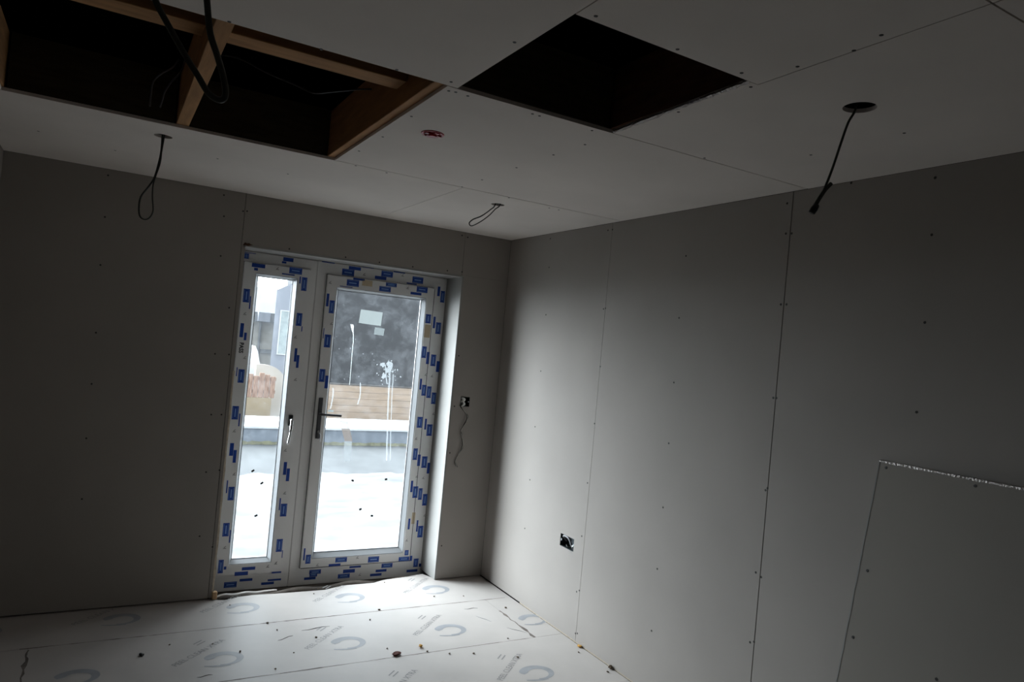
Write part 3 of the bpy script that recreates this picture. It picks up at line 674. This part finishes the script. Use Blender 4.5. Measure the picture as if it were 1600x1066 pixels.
smooth(obj('cable_tail', bm, WHITEP, t))
for s in (-1, 1): obj('screw_lug', bx(.024 if s > 0 else -.034, .034 if s > 0 else -.024, .002, .006, -.004, .004), GALV, t)
cw = [(x, -.012, z) for x, y, z in CABW]; cw = [(-.270, .03, 1.236), (-.272, -.012, 1.225)]+cw[1:]
bm = bmesh.new(); pts = catmull(cw, 7); tube(bm, pts, .0055, 8, flat=.4, twist=.2)
o = smooth(obj('loose_cable', bm, mat('twisted_grey_cable', (.03, .028, .022), .4))); tag(o, 'kinked grey cable hanging below the small box right of the door', 'cable')
sub = bmesh.new(); tube(sub, [p+Vector((.002*math.sin(i*.35), -.0035*abs(math.cos(i*.35)), .0)) for i, p in enumerate(pts[10:])], .0028, 6, flat=.6)
ob = smooth(obj('cable_highlight_strand', sub, CABLEHI, o)); ob.name = 'highlight_strand'  # light strand added along the cable, painting the highlights of its twist

t = empty('electrical_back_box', (.0, -1.0125, .5235)); tag(t, 'double metal electrical box let into the right wall near the floor', 'electrical box')
bm = slab(rect(-.0705, .0705, -.0365, .0365), [rect(-.069, .069, -.035, .035)], 0, .001, .046); box(bm, .044, .046, -.0705, .0705, -.0365, .0365)
obj('box_shell', bm, mat('dark_galvanised', (.06, .07, .075), .45, metal=.6, var=.3, scale=40), t)
bm = bmesh.new(); tube(bm, catmull([(.04, .06, -.01), (.012, .055, .020), (.004, .02, .030), (.004, -.015, .022), (.008, -.035, -.005), (.02, -.04, -.03)], 6), .006, 8)
smooth(obj('cable_tail', bm, mat('mid_grey_cable', (.25, .25, .26), .5), t))
bm = bmesh.new(); tube(bm, catmull([(.04, .04, -.03), (.014, .02, -.022), (.01, .0, -.028), (.03, -.02, -.03)], 6), .004, 8)
smooth(obj('cable_tail', bm, CABLE, t))
for a in (-1, 1): obj('screw_lug', bx(.003, .006, a*.0655-.0055, a*.0655+.0055, -.006, .006), GALV, t)
bm = bmesh.new(); cyl(bm, (.002, -.054, -.008), .0055, .003, 0, 12); obj('white_grommet', bm, WHITEP, t)
bm = bmesh.new()   # ragged cut edge of the paper below the opening
for (y, z, r) in [(-.03, -.040, .007), (-.045, -.043, .008), (-.06, -.046, .006), (-.066, -.052, .004)]:
    rr = [r*random.uniform(.6, 1.3) for _ in range(9)]
    bm.faces.new([bm.verts.new((-.0006, y+rr[k]*math.cos(k*2*PI/9), z+rr[k]*.7*math.sin(k*2*PI/9))) for k in range(9)])
obj('torn_paper', bm, REVEAL, t)

# ------------------------------------------------------------------ leaning / boxed sheet at lower right of right wall
A0 = Vector((-.0145, -2.908, 1.351)); dn = Vector((-.1805, 0, -1)); al = Vector((-.062, -1, .004))
def shp(u, v, off=0): return A0+al*u+dn*v+Vector((off, 0, 0))
t = empty('plasterboard_sheet', (-.13, -4.1, 0)); tag(t, 'grey plasterboard sheet tilted against the right wall, silver torn top edge', 'plasterboard sheet')
bm = bmesh.new()
V = [bm.verts.new(shp(u, v, o_)) for o_ in (0, .0125) for u, v in ((0, 0), (2.4, 0), (2.4, 1.35), (0, 1.35))]
for f in ((0, 1, 2, 3), (4, 7, 6, 5), (0, 4, 5, 1), (1, 5, 6, 2), (2, 6, 7, 3), (3, 7, 4, 0)): bm.faces.new([V[i] for i in f])
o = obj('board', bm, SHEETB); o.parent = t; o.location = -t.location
bm = bmesh.new(); prev = None
for i in range(60):
    u = i*.03; q = random.uniform(0, 1)
    cur = [bm.verts.new(shp(u, .003+.003*q, -.0010)), bm.verts.new(shp(u, -.001-.002*q, -.0012)), bm.verts.new(shp(u, -.002-.003*random.random(), .011))]
    if prev:
        for k in (0, 1): bm.faces.new((prev[k], prev[k+1], cur[k+1], cur[k]))
    prev = cur
o = obj('torn_foil_edge', bm, FOIL); o.parent = t; o.location = -t.location; o['label'] = 'silver foil along the torn edge'
bm = bmesh.new(); prev = None
for i in range(46):
    v = i*.03; q = random.uniform(0, 1)
    cur = [bm.verts.new(shp(.003+.002*q, v, -.0008)), bm.verts.new(shp(-.001, v, -.0010)), bm.verts.new(shp(-.001, v, .012))]
    if prev:
        for k in (0, 1): bm.faces.new((prev[k], prev[k+1], cur[k+1], cur[k]))
    prev = cur
o = obj('paper_edge', bm, REVEAL); o.parent = t; o.location = -t.location
nrm = (al.cross(dn)).normalized()
if nrm.x > 0: nrm = -nrm
rotm = nrm.to_track_quat('Z', 'Y').to_euler()
for (u, v) in [(.03, .02), (.34, .02), (.035, .38), (.03, .61), (.33, .62)]:
    s = bpy.data.objects.new('screw', SCREW_MESH); COL.objects.link(s); s.location = shp(u, v)-t.location; s.rotation_euler = rotm; s.parent = t

# ------------------------------------------------------------------ cables from the ceiling
def cable(name, pts, r, label, k=6, group='loose cable loops hanging from the ceiling', m=CABLE, flat=.6):
    bm = bmesh.new(); tube(bm, catmull(pts, k), r, 8, flat=flat)
    return tag(smooth(obj(name, bm, m)), label, 'cable', group)
c = cable('hanging_cable', [CAB1[0][:2]+(2.5,)]+CAB1+[CAB1[-1][:2]+(2.5,)], .0048, 'dark cable loop hanging from the ceiling hole left of the door')
c = cable('hanging_cable', [CAB2[0][:2]+(2.5,)]+CAB2+[CAB2[-1][:2]+(2.5,)], .0046, 'short dark cable loop sticking out sideways from the ceiling hole near the corner')
c = cable('hanging_cable', [CAB3[0][:2]+(2.5,)]+CAB3, .0058, 'straight dark cable with folded-back tail at upper right')
bm = bmesh.new(); tube(bm, catmull(CAB3b, 5), .0055, 8); smooth(obj('folded_tail', bm, CABLE, c))
bm = bmesh.new(); tube(bm, [CAB3[-2], Vector(CAB3[-2]).lerp(Vector(CAB3[-1]), .5), CAB3[-1]], [.008, .010, .009], 8); smooth(obj('cable_end', bm, BLACK, c))
c = cable('hanging_cable', [(CAB4[0][0], CAB4[0][1], 2.5)]+CAB4+[(CAB4[-1][0], CAB4[-1][1], 2.5)], .0054, 'thick black cable loop hanging in front of the large ceiling opening', flat=1)
for pts, lb in ((VOID1, 'thin grey cable in the dark of the opening, left of the middle joist, leftmost'), (VOID2, 'thin grey cable in the dark of the opening, nearest the middle joist')):
    cable('void_cable', [(x-.022, y, z) for x, y, z in pts], .004, lb, group='thin cables inside the roof void', m=mat('void_cable_grey', (.10, .10, .11), .3))
cable('void_cable', [(-2.235, -1.50, 2.64)]+VOID3+[(-1.668, -1.83, 2.56)], .005, 'cable sagging across the right bay inside the large ceiling opening', group='thin cables inside the roof void', m=mat('void_cable_dark', (.05, .05, .055), .3))

# red fitting in the ceiling
t = empty('ceiling_rose', (RF[0], RF[1], H)); tag(t, 'small round red plastic fitting fixed in the ceiling board', 'ceiling fitting')
bm = slab(circ(0, 0, .043, 32), [circ(0, 0, .034, 32)], 2, -.003, 0); obj('flange', bm, RED, t)
bm = bmesh.new(); cyl(bm, (0, 0, .001), .0335, .004, 2, 28); obj('back_plate', bm, PINK, t)
for k in range(4):
    bm = bx(-.0095, .0095, .0, .034, -.006, .0005); bmesh.ops.rotate(bm, cent=(0, 0, 0), matrix=Matrix.Rotation(k*PI/2+.25, 3, 'Z'), verts=bm.verts[:])
    obj('arm', bm, RED, t)
bm = bmesh.new(); cyl(bm, (0, 0, -.012), .016, .013, 2, 16); obj('hub', bm, RED, t)
# torn foil along the right edge of the square hatch
bm = bmesh.new(); prev = None
for i in range(40):
    s = i/39; x = -1.030+.017*s; y = -3.10+.61*s; q = random.uniform(-1, 1)
    cur = [bm.verts.new((x-.001, y, H+.010)), bm.verts.new((x-.002-.002*q, y, H+.003)), bm.verts.new((x+.0035+.002*q, y, H-.0012-.0008*q))]
    if prev:
        for k in (0, 1): bm.faces.new((prev[k], prev[k+1], cur[k+1], cur[k]))
    prev = cur
tag(obj('foil_strip', bm, FOIL), 'torn silver foil along the right edge of the square ceiling hatch', 'foil strip')

# ------------------------------------------------------------------ debris on the floor
def crumb(name, x, y, r, m, label, cat='debris', flat=.35, seed=0, group=None):
    rn = random.Random(seed); bm = bmesh.new(); bmesh.ops.create_icosphere(bm, subdivisions=2, radius=r)
    for v in bm.verts: v.co *= rn.uniform(.65, 1.25); v.co.z *= flat; v.co.x *= 1.3
    lo = min(v.co.z for v in bm.verts); o = obj(name, bm, m, None, (x, y, -lo+.0004))
    o.rotation_euler.z = rn.uniform(0, 3); return tag(o, label, cat, group)
crumb('dead_leaf', -1.020, -1.027, .020, LEAF, 'dark red-brown curled leaf on the floor seam', 'leaf', .35, 1)
crumb('leaf_fragment', -.864, -.978, .011, LEAFY, 'small yellow leaf fragment on the floor', 'leaf', .6, 2)
crumb('debris_chip', -2.178, -.666, .011, BLACK, 'single black chip on the floor at lower left', 'debris', .5, 3)
for i, (x, y) in enumerate([(-1.856, -.629), (-1.743, -.759), (-1.52, -.545), (-1.037, -.941), (-.625, -1.137), (-.85, -1.04), (-.707, .03), (-1.55, -.44), (-.75, -1.10), (-1.62, -1.0), (-1.5, -.85), (-1.35, -.70), (-.49, -.30), (-.30, -.34), (-.13, -.60), (-.06, -1.3), (-.35, -1.02), (-.9, -.42), (-1.0, -.55), (-2.05, -.58), (-1.7, -.12), (-.42, -1.25), (-1.15, .02), (-1.2, -.06), (-.05, -1.55)]):
    crumb('floor_crumb', x, y, .0035+.0028*((i*37) % 10)/10, CRUMB, 'tiny brown crumb scattered on the pale floor film', 'debris', .6, 10+i, 'tiny crumbs on the floor')
crumb('wood_chip', -.012, -1.24, .012, LEAFY, 'ochre wood chip at the foot of the right wall', 'debris', .5, 60)
crumb('wood_chip', -.012, -1.52, .012, CRUMB, 'dark brown chip at the foot of the right wall, nearer than the ochre one', 'debris', .8, 61)
bm = bevel(bx(-1.785, -1.757, -.012, .02, .0006, .045), .004, 1)
tag(obj('timber_offcut', bm, mat('fresh_timber', (.55, .36, .20), .8, var=.2, scale=30)), 'small tan timber offcut at the left foot of the door opening', 'offcut')

# ------------------------------------------------------------------ outside
TZ = -.12
struct(obj('terrace', bx(-12, 16, .42, 30, TZ-.4, TZ), TERR))
bm = bmesh.new(); N1, N2 = 90, 60; g = []
def wr_(x, y):
    import mathutils
    v = mathutils.noise.fractal(Vector((x*.9, y*2.6, 0)), 1.0, 2.0, 5); e = abs(mathutils.noise.noise(Vector((x*1.3+5, y*3.2, 2))))
    return .035*v+.035*(1-min(1, e*5))
for j in range(N2+1):
    row = []
    for i in range(N1+1):
        x = -5+i*9.5/N1; y = .45+j*3.66/N2; row.append(bm.verts.new((x, y, TZ+.03+wr_(x, y))))
    g.append(row)
for j in range(N2):
    for i in range(N1): bm.faces.new((g[j][i], g[j][i+1], g[j+1][i+1], g[j+1][i]))
o = smooth(obj('membrane_sheet', bm, SHEETM)); tag(o, 'wrinkled white sheet covering the terrace outside the door', 'sheet'); o['kind'] = 'stuff'
del o['kind']
t = empty('parapet_wall', (2, 6.5, TZ)); tag(t, 'low grey-blue parapet with a white top across the terrace', 'wall')
obj('wall_body', bx(-9, 12, 0, 1.24, 0, .235), PARA, t); obj('coping', bevel(bx(-9.05, 12.05, -.02, 1.26, .235, .268), .006), COPE, t)
bm = bmesh.new(); prev = None
for i in range(160):
    x = -4+i*.06; w_ = random.uniform(.02, .06); cur = [bm.verts.new((x, -.001, .035+.02*random.random())), bm.verts.new((x, -w_, .003))]
    if prev: bm.faces.new((prev[0], prev[1], cur[1], cur[0]))
    prev = cur
o = obj('moss_line', bm, MOSS, t); o['label'] = 'yellow-green moss along the foot'
t = empty('garden_wall', (3, 10, TZ)); tag(t, 'long beige boarded boundary wall behind the parapet', 'wall')
bm = bmesh.new()
for k in range(5): box(bm, -2.25, 12, 0, .1, k*.138, k*.138+.130)
box(bm, -2.25, 12, .012, .12, 0, .69); obj('board_panel', bm, BEIGE, t)
pr_ = [(-2.85, 0), (-2.25, 0), (-2.25, .72)]+[(-2.25-.6*k/10, .72+.28*math.sin(PI/2*(1-(1-k/10)**2))) for k in range(1, 10)]+[(-2.85, 1.0)]
obj('rounded_end', slab(pr_, [], 1, .0, .12), mat('pale_beige_render', (.24, .215, .185), .85, var=.06, scale=2), t)
bm = bmesh.new(); box(bm, -2.25, 12, -.01, .11, .69, .71); obj('capping', bm, mat('brown_capping', (.030, .026, .022), .9, spec=.1), t)
t = empty('dark_building', (6.35, 12.5, TZ)); tag(t, 'tall dark grey rendered building filling the view through the door glass', 'building')
obj('wall', bx(-4.05, 7, 0, 5.6, 0, 4.6), DARKB, t); obj('parapet_capping', bx(-4.1, 7.05, -.05, 5.65, 4.6, 4.68), FASC, t)
t = empty('grey_house', (1.3, 13, TZ)); tag(t, 'pale grey gabled building with one tall narrow window, seen through the side window', 'building')
bm = bmesh.new()
pr_ = [(-.30, 0), (.52, 0), (.52, 3.04), (.30, 2.98), (-.30, 2.62)]
va = [bm.verts.new((x, 0, z)) for x, z in pr_]; vb = [bm.verts.new((x+.42, 1.2, z)) for x, z in pr_]
bm.faces.new(va); bm.faces.new(vb[::-1])
for k in range(5): bm.faces.new((va[k], va[(k+1) % 5], vb[(k+1) % 5], vb[k]))
obj('wall', bm, GREYB, t)
bm = slab(rect(-.18, .05, 1.10, 2.16), [rect(-.155, .025, 1.125, 2.135)], 1, -.03, .01); wn = obj('window', bm, COPE, t)
bm = bx(-.155, .025, -.012, -.004, 1.125, 2.135); obj('pane', bm, mat('house_window_glass', (.12, .15, .15), .15, spec=.6, var=.3, scale=5), wn)
t = empty('cream_house', (.845, 18.6, -.391)); t.scale = (1.155,)*3; tag(t, 'cream house with pale roof, gutter box and downpipe, seen through the side window', 'building')
obj('wall', bx(-2.6, 1.15, 0, 3, 0, 1.98), CREAM, t)
bm = bmesh.new(); va = [bm.verts.new(p) for p in ((-2.7, -.15, 2.0), (1.40, -.15, 2.0), (2.1, 3.0, 2.82), (-2.7, 3.0, 2.82))]; bm.faces.new(va)
r = bmesh.ops.extrude_face_region(bm, geom=bm.faces[:]); bmesh.ops.translate(bm, vec=(0, 0, .1), verts=[v for v in r['geom'] if isinstance(v, bmesh.types.BMVert)])
obj('roof', bm, ROOFP, t)
obj('fascia', bx(-2.7, 1.22, -.22, -.02, 1.84, 2.06), FASC, t)
obj('gutter_box', bx(.62, .92, -.36, -.2, 1.86, 2.10), GREYB, t)
bm = bmesh.new(); cyl(bm, (.74, -.08, .3), .035, 1.6, 2, 10); obj('downpipe', bm, FASC, t)
obj('plinth', bx(-2.6, 1.17, -.06, .0, 1.02, 1.12), FASC, t)
bm = bmesh.new(); cyl(bm, (.42, .55, 2.30), .05, .05, 1, 12); obj('roof_vent', bm, FASC, t)
t = empty('fence_panel', (.05, 9.3, TZ)); tag(t, 'orange-brown slatted timber fence panel beyond the parapet, lower left of the side window', 'fence')
for k in range(9):
    x = -.55+k*.10; obj('slat', bevel(bx(x, x+.092, 0, .03, .42, .88-.03*(k % 3)), .005, 1), BRICKO, t)
obj('rail', bx(-.57, .36, .03, .07, .50, .56), BRICKO, t); obj('rail', bx(-.57, .36, .03, .07, .74, .80), BRICKO, t)
obj('base_wall', bx(-.62, .30, .0, .2, 0, .42), YEL, t)
bm = bmesh.new(); bmesh.ops.create_icosphere(bm, subdivisions=4, radius=1)
import mathutils
for v in bm.verts:
    n_ = mathutils.noise.fractal(v.co*2.2, 1, 2, 4); v.co *= 1+.22*n_; v.co.x *= .46; v.co.y *= .35; v.co.z *= 1.05
    if v.co.z < -.3: v.co.z = -.3
o = smooth(obj('tarpaulin_heap', bm, SNOW, None, (.0, 10.7, .18))); tag(o, 'white blown-out heap behind the brown fence panel', 'tarpaulin')
